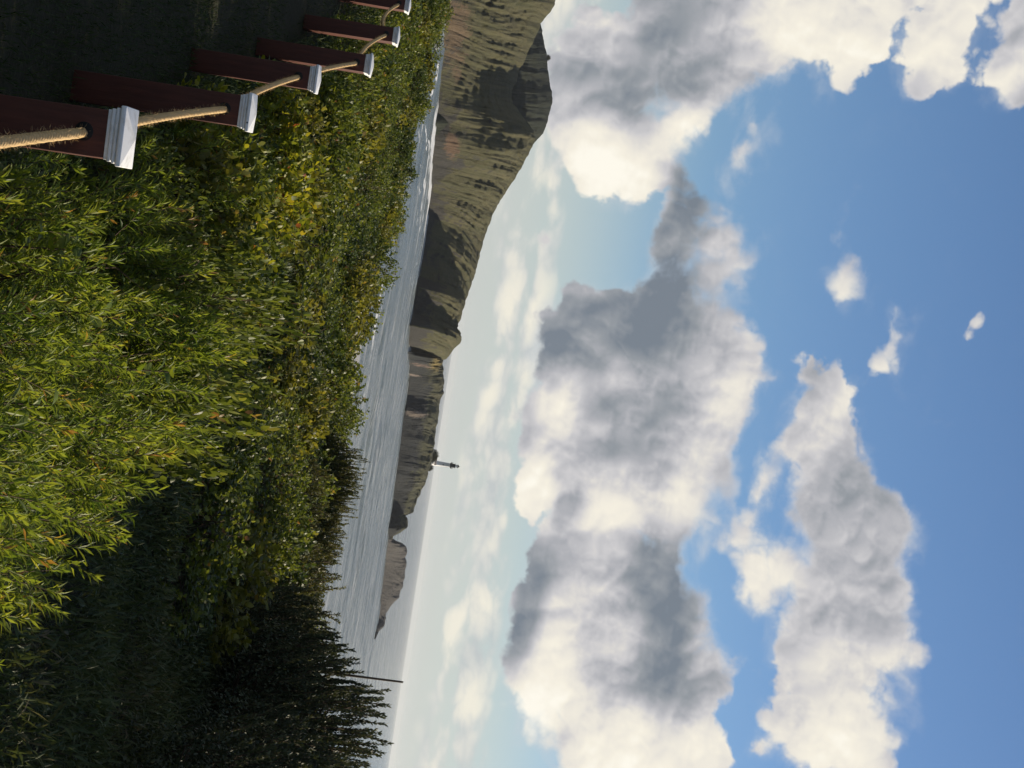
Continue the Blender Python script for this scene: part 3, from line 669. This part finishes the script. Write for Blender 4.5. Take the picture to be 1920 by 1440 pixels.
def spiky(seed, mt, H=1.0, Rd=0.7, shoots=150, sl=(.22, .42), thick=.016, fill=60, lean=.25, even=.86):
    r = np.random.default_rng(seed); lf = Bag(); st = Bag()
    for i in range(shoots):
        q = r.uniform(0, 2 * np.pi); u = math.sqrt(r.uniform(0, 1)); lay = r.uniform(0, 1) ** 1.8
        tz = H * (1 - (.5 if even < .9 else .38) * u ** 2.4) * (1.0 - .5 * lay) * r.uniform(even, 1.06)
        tip = np.array([Rd * u * math.cos(q), Rd * u * math.sin(q), tz]); out_ = np.array([math.cos(q), math.sin(q), 0]) * u
        d = unit(np.array([0, 0, 1.0]) + out_ * lean + r.normal(0, .12, 3)); ln_ = r.uniform(*sl) * min(1.0, tz / .35)
        bend = out_ * .12 + r.normal(0, .08, 3)
        n = int(ln_ / .0072); s = np.linspace(0, 1, n)
        P = tip + d * (ln_ * (s - 1))[:, None] + bend * (np.sin(np.pi * s * .9) * ln_ * .5)[:, None]
        p1 = unit(np.cross(d, [0.4, 0.7, 0.2])); p2 = np.cross(d, p1); ga_ = np.arange(n) * 2.4
        pr = p1 * np.cos(ga_)[:, None] + p2 * np.sin(ga_)[:, None]; ang = np.radians(r.uniform(22, 48, n))[:, None]
        V, F, k = ovate(P, d * np.cos(ang) + pr * np.sin(ang), np.full(n, thick * 1.5) * r.uniform(.8, 1.2, n), np.full(n, thick * .7), r, .05)
        lf.add(V, F, np.repeat(np.clip(r.normal(.5, .2) + r.normal(0, .12, n), 0, 1), k))
        V, F = tube(P[[0, n // 2, n - 1]], np.array([.006, .005, .002]), 4); st.add(V, F, np.zeros(len(V)))
        if i % 3 == 0:
            root = np.array([r.normal(0, .1), r.normal(0, .1), 0]); C = np.array([root, root * .6 + P[0] * .4 + [0, 0, H * .1], P[0]])
            V, F = tube(C, np.array([.014, .009, .006]), 4); st.add(V, F, np.zeros(len(V)))
    n = fill * 40; q = r.uniform(0, 2 * np.pi, n); u = np.sqrt(r.uniform(0, 1, n)); z = H * (1 - .5 * u ** 2) * r.uniform(.05, .80, n)
    P = np.stack([Rd * u * np.cos(q), Rd * u * np.sin(q), z], 1)
    V, F, k = ovate(P, r.normal(0, 1, (n, 3)) + [0, 0, .8], r.uniform(.03, .05, n), r.uniform(.014, .022, n), r, .08)
    lf.add(V, F, np.repeat(np.clip(r.normal(.3, .2, n), 0, 1), k))
    return lf.mesh('foliage', mt), st.mesh('stems', M_bark)

def plant(kind, meshes, label, cat, group, x, y, sc, rz, z=None):
    zz = float(ground_z(x, y)) - .02 if z is None else z
    root = obj(kind, None, label=label, cat=cat, group=group, loc=(x, y, zz), rz=rz, sc=sc)
    obj('foliage', meshes[0], root, kind='stuff'); obj('stems', meshes[1], root)
    return root

# ================================================================== rope fence
FENCE = [(262, 262, 4.9), (486, 214, 7.65), (606, 151, 10.4), (704, 124, 13.4), (753, 70, 16.3), (773, 12, 19.2)]
posts = [at_dist(*f) for f in FENCE]
posts = [Vector((p.x, p.y, p.z + .005)) for p in posts]
posts = [posts[0] - (posts[1] - posts[0]) * 1.02] + posts + [posts[-1] + (posts[-1] - posts[-2])]
post_az = [-4, -5.0, -6.4, -7.5, -3, -1, -2, -3]
wood_mt, t, o = material('red_brown_stain')
tcn = t.node('ShaderNodeTexCoord'); pv = t.vmath('MULTIPLY', tcn.outputs['Object'], (14, 14, 1.6))
n1 = t.noise(pv, 3.0, 5, 0.65); n2 = t.noise(tcn.outputs['Object'], 9.0, 4, 0.6)
principled(t, o, t.mix(n2, t.mix(t.map(n1, .3, .7), (0.052, 0.015, 0.010), (0.112, 0.033, 0.020)), (0.068, 0.024, 0.016)), 0.6, 0.3, n1, 0.004, 0.9)
cap_mt, t, o = material('white_vinyl_cap')
tcn = t.node('ShaderNodeTexCoord'); n1 = t.noise(tcn.outputs['Object'], 18.0, 5, 0.65)
principled(t, o, t.mix(t.map(n1, .48, .8), (0.74, 0.75, 0.76), (0.42, 0.41, 0.37)), 0.45, 0.4)
M_hole = simple('dark_hole', (0.01, 0.01, 0.01))
def square_lathe(prof):
    V = np.concatenate([np.array([(-h, -h, z), (h, -h, z), (h, h, z), (-h, h, z)]) for h, z in prof]); F = []
    for i in range(len(prof) - 1):
        j = np.arange(4); k = (j + 1) % 4; F.append(np.stack([i * 4 + j, i * 4 + k, (i + 1) * 4 + k, (i + 1) * 4 + j], 1))
    return V, np.concatenate(F)
def bevelled(name, V, F, mt, w_):
    me = nmesh(name, V, F, mt); bm2 = bmesh.new(); bm2.from_mesh(me)
    bmesh.ops.remove_doubles(bm2, verts=bm2.verts, dist=1e-5)
    bmesh.ops.bevel(bm2, geom=[e for e in bm2.edges if len(e.link_faces) == 2 and e.calc_face_angle(0) > .15], offset=w_, segments=2, affect='EDGES', profile=.6)
    bm2.to_mesh(me); bm2.free(); return me
PH = 0.93
body_v = square_lathe([(.0001, -.95), (.070, -.95), (.070, -.080), (.0001, -.080)])
body_me = bevelled('post_body', *body_v, wood_mt, .004)
cap_b = bevelled('cap_base', *square_lathe([(.0001, -.092), (.076, -.092), (.076, -.080), (.080, -.078), (.080, -.068), (.077, -.066), (.077, -.063), (.084, -.061), (.084, -.052), (.081, -.050), (.081, -.047), (.0001, -.047)]), cap_mt, .0012)
cap_t = bevelled('cap_top', *square_lathe([(.0001, -.047), (.088, -.047), (.092, -.043), (.092, -.026), (.0003, -0.004)]), cap_mt, .0025)
hole_me = nmesh('knot_hole', *lathe([(.0, .0), (.004, .0), (.0045, .001), (.0001, .0015)], 10), M_hole)
rope_hole_me = nmesh('rope_hole', *lathe([(.0001, .0004), (.026, .0004), (.0275, .0), (.0001, -.001)], 18), M_hole)
NAMES = ['nearest red-brown fence post', 'second red-brown fence post from the camera', 'third red-brown fence post from the camera', 'fourth red-brown fence post with its edge lit by the sun',
         'fifth red-brown fence post, its upper right side sunlit', 'farthest red-brown fence post at the edge of the picture']
for i, p in enumerate(posts):
    if i in (0, len(posts) - 1): lab = 'red-brown fence post just outside the picture, ' + ('before the nearest one' if i == 0 else 'beyond the farthest one')
    else: lab = NAMES[i - 1] + ', with stepped white cap'
    fp = obj('fence_post', None, label=lab, cat='fence post', group='red-brown posts of the rope fence', loc=p, rz=R(-post_az[i]))
    fp.rotation_euler = (R(random.uniform(-.8, .8)), R(random.uniform(-.8, .8)), R(-post_az[i]))
    obj('post_body', body_me, fp)
    for sg in (-1, 1):
        hl = obj('rope_hole', rope_hole_me, fp, loc=(0, sg * .0702, -.152)); hl.rotation_euler = (R(90), 0, 0) if sg < 0 else (R(-90), 0, 0)
    cb_ = obj('post_cap', cap_t, fp, sc=(.95, .95, .80)); cb_.location.z = -.014; obj('cap_moulding', cap_b, cb_)
    if i == 2:
        ho = obj('nail_hole', hole_me, cb_, loc=(.05, -.088, -.034)); ho.rotation_euler = (R(90), 0, 0); ho.location.y = -.0935
# rope threaded through the posts
rope_mt, t, o = material('manila_rope')
tcn = t.node('ShaderNodeTexCoord'); n1 = t.noise(tcn.outputs['Object'], 120.0, 4, 0.6); n2 = t.noise(tcn.outputs['Object'], 9.0, 3, 0.6)
principled(t, o, t.mix(n2, t.mix(n1, (0.40, 0.26, 0.115), (0.62, 0.44, 0.21)), (0.50, 0.36, 0.19)), 0.85, 0.2, n1, 0.002, 0.6)
rope = obj('rope', None, label='thick twisted tan rope threaded through the red-brown fence posts', cat='rope', loc=posts[0])
RZ = -0.152
for i in range(len(posts) - 1):
    A, B = posts[i] - posts[0], posts[i + 1] - posts[0]
    A = np.array(A) + [0, 0, RZ]; B = np.array(B) + [0, 0, RZ]; n = 260; s = np.linspace(0, 1, n)
    sag = (0.04, 0.03, 0.035, 0.03, 0.06, 0.10, .04)[i]
    C = A + (B - A) * s[:, None]; C[:, 2] -= sag * 4 * s * (1 - s)
    d = unit(np.gradient(C, axis=0)); a = unit(np.cross(d, [0, 0, 1.0])); b = np.cross(a, d); Ln = np.linalg.norm(B - A)
    parts_ = []
    for k in range(3):
        ph = 2 * np.pi * (s * Ln / .075 + k / 3)
        parts_.append(tube(C + .0086 * (a * np.cos(ph)[:, None] + b * np.sin(ph)[:, None]), .0079, 7))
    sp_ = obj('span', nmesh('rope_span', *join(parts_), rope_mt, True), rope)
    r = np.random.default_rng(50 + i); nf = 1100; q = r.uniform(0, 1, nf); j = (q * (n - 1)).astype(int); an = r.uniform(0, 6.28, nf)
    rd_ = a[j] * np.cos(an)[:, None] + b[j] * np.sin(an)[:, None]; base = C[j] + rd_ * .0155
    V, F, k = lance(base, rd_ + d[j] * r.normal(0, .9, (nf, 1)) + r.normal(0, .3, (nf, 3)), r.uniform(.008, .022, nf), np.full(nf, .0011), np.zeros(nf), r)
    obj('fibres', nmesh('rope_fibres', V, F, rope_mt), sp_, kind='stuff')

def fence_x(y):
    ys = [p.y for p in posts]; xs = [p.x for p in posts]
    return np.interp(y, ys, xs) if np.ndim(y) else float(np.interp(y, ys, xs))

# ================================================================== planting
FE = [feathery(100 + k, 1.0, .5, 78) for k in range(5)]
SA = [leafy(200 + k, (M_salal, M_salal, M_salal2, M_salal, M_salal3)[k], .75, .75, (170, 190, 120, 170, 150)[k], ((.05, .032), (.044, .026), (.072, .044), (.055, .036), (.06, .03))[k]) for k in range(5)]
YE = [leafy(300 + k, M_yellow, .75, .55, 110, (.058, .038), (.42, .24)) for k in range(3)]
SP = [spiky(400 + k, M_spike, 1.0, .62, 160, (.25, .5), .021) for k in range(3)]
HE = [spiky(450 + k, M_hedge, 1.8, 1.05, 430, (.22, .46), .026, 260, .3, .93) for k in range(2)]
tops = [(425,600,3.75,.5),(445,665,3.7,.5),(375,770,3.5,.5),(300,865,3.2,.5),(250,940,3.05,.5),(150,1035,2.7,.5),(35,1110,2.4,.5),(455,400,4.5,.5),(340,430,3.7,.5),
        (340,560,3.35,.5),(250,690,2.95,.5),(190,520,2.85,.45),(160,810,2.6,.5),(90,960,2.4,.5),(80,630,2.3,.5),(20,790,2.05,.5),(230,600,2.6,.4),(60,880,2.2,.5),(130,720,2.4,.45)]
for i, (x, y, D, rd) in enumerate(tops):
    p = at_dist(x, y, 2 * D); g = float(ground_z(p.x, p.y)); h = (p.z - g) * random.uniform(.98, 1.03)
    if p.x < fence_x(p.y) + .55: p.x = fence_x(p.y) + .55
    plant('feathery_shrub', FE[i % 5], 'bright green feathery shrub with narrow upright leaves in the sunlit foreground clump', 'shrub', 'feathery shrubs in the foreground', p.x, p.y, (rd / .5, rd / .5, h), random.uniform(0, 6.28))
for i, (x, y, D) in enumerate([(505,285,4.9),(500,360,5.0),(590,250,6.3),(605,330,6.3),(590,400,6.0),(640,230,7.4),(515,480,5.0),(480,560,4.6)]):
    p = at_dist(x, y, 2 * D); g = float(ground_z(p.x, p.y))
    if p.x < fence_x(p.y) + .6: p.x = fence_x(p.y) + .6
    plant('yellowing_bramble', YE[i % 3], 'bramble bush with yellow-green and orange leaves between fence and thicket', 'bush', 'yellowing brambles beside the fence', p.x, p.y, (1, 1, max(.5, (p.z - g) / .75)), random.uniform(0, 6.28))
for i, yy in enumerate(np.linspace(7.2, 20.5, 15)):
    plant('fenceside_shrub', SA[i % 5], 'leafy shrub, {} from the camera in the line along the seaward side of the fence', 'shrub', 'shrubs along the fence', fence_x(float(yy)) + random.uniform(.62, .8), float(yy), (.72, .72, random.uniform(.75, .98)), random.uniform(0, 6.28))
for i, (xx, yy, hh_) in enumerate([(-.30, 7.95, 1.45), (.25, 8.25, 1.4), (-.35, 9.1, 1.45), (-.05, 8.6, 1.4), (.1, 7.5, 1.3)]):  # taller shrubs added to keep stray sun off the lawn
    plant('fenceside_shrub', SA[(1, 3, 0, 1, 3)[i]], 'x {}', 'shrub', 'taller shrubs added to shade the lawn', xx + .15, yy, (.6, .6, hh_), random.uniform(0, 6.28))
for i, yy in enumerate(np.linspace(8.6, 20.0, 12)):
    plant('fenceside_shrub', SA[(i + 2) % 5], 'leafy shrub, {} from the camera in the second line beside the fence', 'shrub', 'shrubs behind the fence line', fence_x(float(yy)) + random.uniform(1.25, 1.5), float(yy), (.85, .85, random.uniform(.85, 1.1)), random.uniform(0, 6.28))
cnt = 0; placed = []
rs = np.random.default_rng(12)
for tries in range(6000):
    a = rs.uniform(-12.5, 13.5); e = float(EDGE(a)); D = math.sqrt(rs.uniform(9.8 ** 2, (e + .3) ** 2))
    x, y = D * math.sin(R(a)), D * math.cos(R(a))
    if x < fence_x(y) + .95 and y < 22: continue
    if y >= 22 and x < -4.9 - (y - 22) * .3: continue
    if a > -4.5 and D < 12.6 + .5 * math.sin(a * 1.7): continue
    if a > 8 and D < 17.0: continue
    if vnoise(x * .55, y * .3, seed=71) < -.30: continue
    mind = .52 + .010 * D
    if any((x - q[0]) ** 2 + (y - q[1]) ** 2 < mind ** 2 for q in placed): continue
    placed.append((x, y)); cnt += 1
    h = rs.uniform(.48, 1.02)
    w_ = rs.uniform(.85, 1.3)
    if a > 3 and D > 18 and rs.uniform() < .7:
        plant('spiky_shrub', SP[cnt % 3], 'olive shrub of upright finger-like shoots at the seaward edge of the thicket', 'shrub', 'spiky shrubs along the seaward edge', x, y, (w_ * 1.1, w_ * 1.1, h * rs.uniform(.85, 1.15)), rs.uniform(0, 6.28))
    else:
        plant('glossy_shrub', SA[cnt % 5], 'low rounded shrub with small glossy leaves in the sunlit thicket along the bluff', 'shrub', 'glossy-leaved shrubs of the bluff thicket', x, y, (w_, w_, h), rs.uniform(0, 6.28))
    if cnt > 330: break
for i, (x, y) in enumerate([(693, 893), (684, 915), (672, 950), (660, 985), (655, 1012), (640, 1045), (630, 1078), (618, 1108), (606, 1140), (598, 1165)]):
    p = at_dist(x, y, 24.0 - .12 * i); g = float(ground_z(p.x, p.y))
    plant('spiky_shrub', SP[i % 3], 'x', 'shrub', 'spiky shrubs along the seaward edge', p.x, p.y, (.95, .95, (p.z - g) * 1.02), rs.uniform(0, 6.28))
# dark shrubs on the right, between us and the sun
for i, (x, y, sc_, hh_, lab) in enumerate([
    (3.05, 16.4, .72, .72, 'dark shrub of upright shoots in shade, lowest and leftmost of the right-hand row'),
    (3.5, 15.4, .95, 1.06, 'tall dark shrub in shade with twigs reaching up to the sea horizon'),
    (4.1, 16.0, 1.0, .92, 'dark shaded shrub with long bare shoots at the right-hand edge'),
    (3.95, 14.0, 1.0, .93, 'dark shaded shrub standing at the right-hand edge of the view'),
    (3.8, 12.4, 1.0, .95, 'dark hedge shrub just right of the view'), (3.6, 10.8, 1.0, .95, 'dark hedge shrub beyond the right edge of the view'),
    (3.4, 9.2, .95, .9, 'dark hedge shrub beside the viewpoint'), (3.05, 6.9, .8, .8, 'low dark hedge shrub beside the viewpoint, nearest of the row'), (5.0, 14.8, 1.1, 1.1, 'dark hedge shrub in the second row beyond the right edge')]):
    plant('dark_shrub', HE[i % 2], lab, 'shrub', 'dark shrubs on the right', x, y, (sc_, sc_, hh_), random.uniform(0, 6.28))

# bare pole standing in the dark shrubs, its tip at the sea horizon
pb_ = at_dist(700, 1274, 18.2); pt_ = at_dist(756, 1279, 18.2); gz_ = float(ground_z(pb_.x, pb_.y))
V, F = tube(np.array([(pb_.x, pb_.y, gz_ - .1), (pb_.x, pb_.y, (gz_ + pt_.z) / 2), (pt_.x, pt_.y, pt_.z)]), np.array([.02, .016, .011]), 7)
obj('pole', nmesh('pole', V - np.array([pb_.x, pb_.y, gz_]), F, M_bark, True), label='thin bare pole sticking up from the dark shrubs to the horizon', cat='pole', loc=(pb_.x, pb_.y, gz_))
# labels that tell alike shrubs apart by row and by their place counted from the fence
def ordinal(k):
    w_ = ['first', 'second', 'third', 'fourth', 'fifth', 'sixth', 'seventh', 'eighth', 'ninth', 'tenth', 'eleventh', 'twelfth', 'thirteenth', 'fourteenth', 'fifteenth', 'sixteenth', 'seventeenth', 'eighteenth', 'nineteenth', 'twentieth']
    return w_[k] if k < 20 else 'twenty-' + w_[k - 20]
def rows(group, nrow, names, text):
    it = sorted([q for q in COL.objects if q.get('group') == group], key=lambda q: q.location.y)
    n = len(it)
    for k in range(nrow):
        row = sorted(it[k * n // nrow:(k + 1) * n // nrow], key=lambda q: q.location.x / q.location.y)
        for j, q in enumerate(row): q['label'] = text.format(ordinal(j), names[k])
for j, q in enumerate(sorted([q for q in COL.objects if q.get('group') == 'taller shrubs added to shade the lawn'], key=lambda q: q.location.y)): q['label'] = 'taller leafy shrub, %s from the camera in the knot added to shade the lawn' % ordinal(j)
for gname in ('shrubs along the fence', 'shrubs behind the fence line'):
    for j, q in enumerate(sorted([q for q in COL.objects if q.get('group') == gname], key=lambda q: q.location.y)): q['label'] = q['label'].format(ordinal(j))
rows('feathery shrubs in the foreground', 3, ['front', 'middle', 'back'], 'feathery bright green shrub, {} from the fence in the {} foreground row')
rows('yellowing brambles beside the fence', 2, ['nearer', 'farther'], 'bramble bush with yellow-green leaves, {} from the fence in the {} row')
rows('spiky shrubs along the seaward edge', 2, ['nearer', 'outermost'], 'olive shrub of upright finger-like shoots, {} from the left in the {} seaward row')
# undergrowth between the shrubs, and the shaded grass on the other side of the fence
def scatter(name, n, inside, hmin, hmax, mt, label, cat, L=(.05, .12), W=(.006, .014), seed=1, a0=-15, a1=16, r0=3.2, r1=30):
    r = np.random.default_rng(seed); a = np.radians(r.uniform(a0, a1, n)); D = np.sqrt(r.uniform(r0 ** 2, r1 ** 2, n)); D = r0 + (D - r0) * r.uniform(.35, 1, n)
    x, y = D * np.sin(a), D * np.cos(a); k_ = inside(x, y); x, y = x[k_], y[k_]; n = len(x)
    z = ground_z(x, y) + r.uniform(hmin, hmax, n) * (.5 + .5 * np.clip(.5 + vnoise(x * .9, y * .9, seed=seed), 0, 1))
    V, F, k = lance(np.stack([x, y, z], 1), r.normal(0, .6, (n, 3)) + [0, 0, 1.0], r.uniform(*L, n), r.uniform(*W, n), r.uniform(0, .3, n), r)
    tint = np.clip(.4 + .3 * vnoise(x * 1.3, y * 1.3, seed=seed + 1) + r.normal(0, .18, n), 0, 1)
    obj(name, nmesh(name, V, F, mt, False, {'tint': np.repeat(tint, k)}), label=label, cat=cat, kind='stuff')
scatter('undergrowth', 130000, lambda x, y: x > fence_x(y) + .12, -.02, .30, M_under, 'tangled dark undergrowth beneath the shrubs', 'undergrowth', (.05, .14), (.008, .02), 5)
scatter('lawn_grass', 110000, lambda x, y: (x < fence_x(y) + .2) & (x > fence_x(y) - 2.6) & (y < 23), -.02, .015, M_grass, 'shaded lawn grass on the landward side of the fence', 'grass', (.03, .08), (.003, .006), 6, a0=-35, a1=-2, r0=2.5, r1=24)

# broad-leaved plants among the feathery shrubs: each big leaf is a piece of its own
def broadleaf_mesh(seed):
    r = np.random.default_rng(seed); n = 7; s = np.linspace(0, 1, n); wd = .5 * np.sin(np.pi * np.clip(s, 0.02, .98) ** .8) ** .8
    V = []
    for i in range(n):
        z = .10 * math.sin(s[i] * 2.2) - .22 * s[i] ** 2
        V += [(-wd[i] * .62, s[i], z + .10 * wd[i]), (0, s[i], z), (wd[i] * .62, s[i], z + .10 * wd[i] + r.normal(0, .015))]
    return nmesh('leaf', np.array(V), grid_faces(n, 3), M_feather, True, {'tint': np.full(n * 3, r.uniform(.2, .8))})
BL = [broadleaf_mesh(700 + k) for k in range(4)]
for i, (x, y, D, lab) in enumerate([(150, 470, 5.0, 'broad-leaved plant with yellowish leaves low beside the nearest fence post'), (200, 590, 5.2, 'broad-leaved plant with drooping leaves among the feathery shrubs'),
                                    (112, 765, 4.5, 'broad-leaved plant with an orange-yellow leaf in the middle of the feathery clump'), (330, 700, 6.4, 'broad-leaved plant near the far edge of the feathery clump')]):
    p = at_dist(x, y, D); g = float(ground_z(p.x, p.y)); hgt = p.z - g - .03
    root = obj('broadleaf_plant', None, label=lab, cat='plant', group='broad-leaved plants in the foreground', loc=(p.x, p.y, g))
    C = np.array([(0, 0, -.05), (.03, .02, hgt * .5), (.0, .03, hgt)]); V, F = tube(C, np.array([.006, .005, .002]), 5)
    obj('stem', nmesh('stem', V, F, M_bark), root)
    for k in range(13):
        h_ = hgt * (1 - .03 * k); lo = obj('leaf', BL[(i + k) % 4], root, loc=(0.0, .03 * h_ / hgt, h_), sc=random.uniform(.05, .085))
        lo.rotation_euler = (R(random.uniform(5, 50)), R(random.uniform(-20, 20)), k * 2.4 + i)
# wind-bent trees by the lighthouse and one tuft on the summit
for (x, y, D, z, sc_, lab) in [(806, 851, 1470, 23.0, 4.6, 'dark wind-bent tree left of the lighthouse foot'), (806, 858, 1468, 23.5, 3.6, 'small dark tree between oil house and lighthouse'),
                               (803, 876, 1466, 22.0, 3.4, 'small dark tree right of the lighthouse foot'), (1026, 108, 1440, None, 2.6, 'lone dark tree on the summit of the headland')]:
    p = at_dist(x, y, D); z = p.z - 1.5 if z is None else z
    tr_ = obj('tree', None, label=lab, cat='tree', loc=(p.x, p.y, z), sc=sc_)
    obj('crown', HE[0][0], tr_, kind='stuff'); obj('trunk', HE[0][1], tr_)
haze_box()
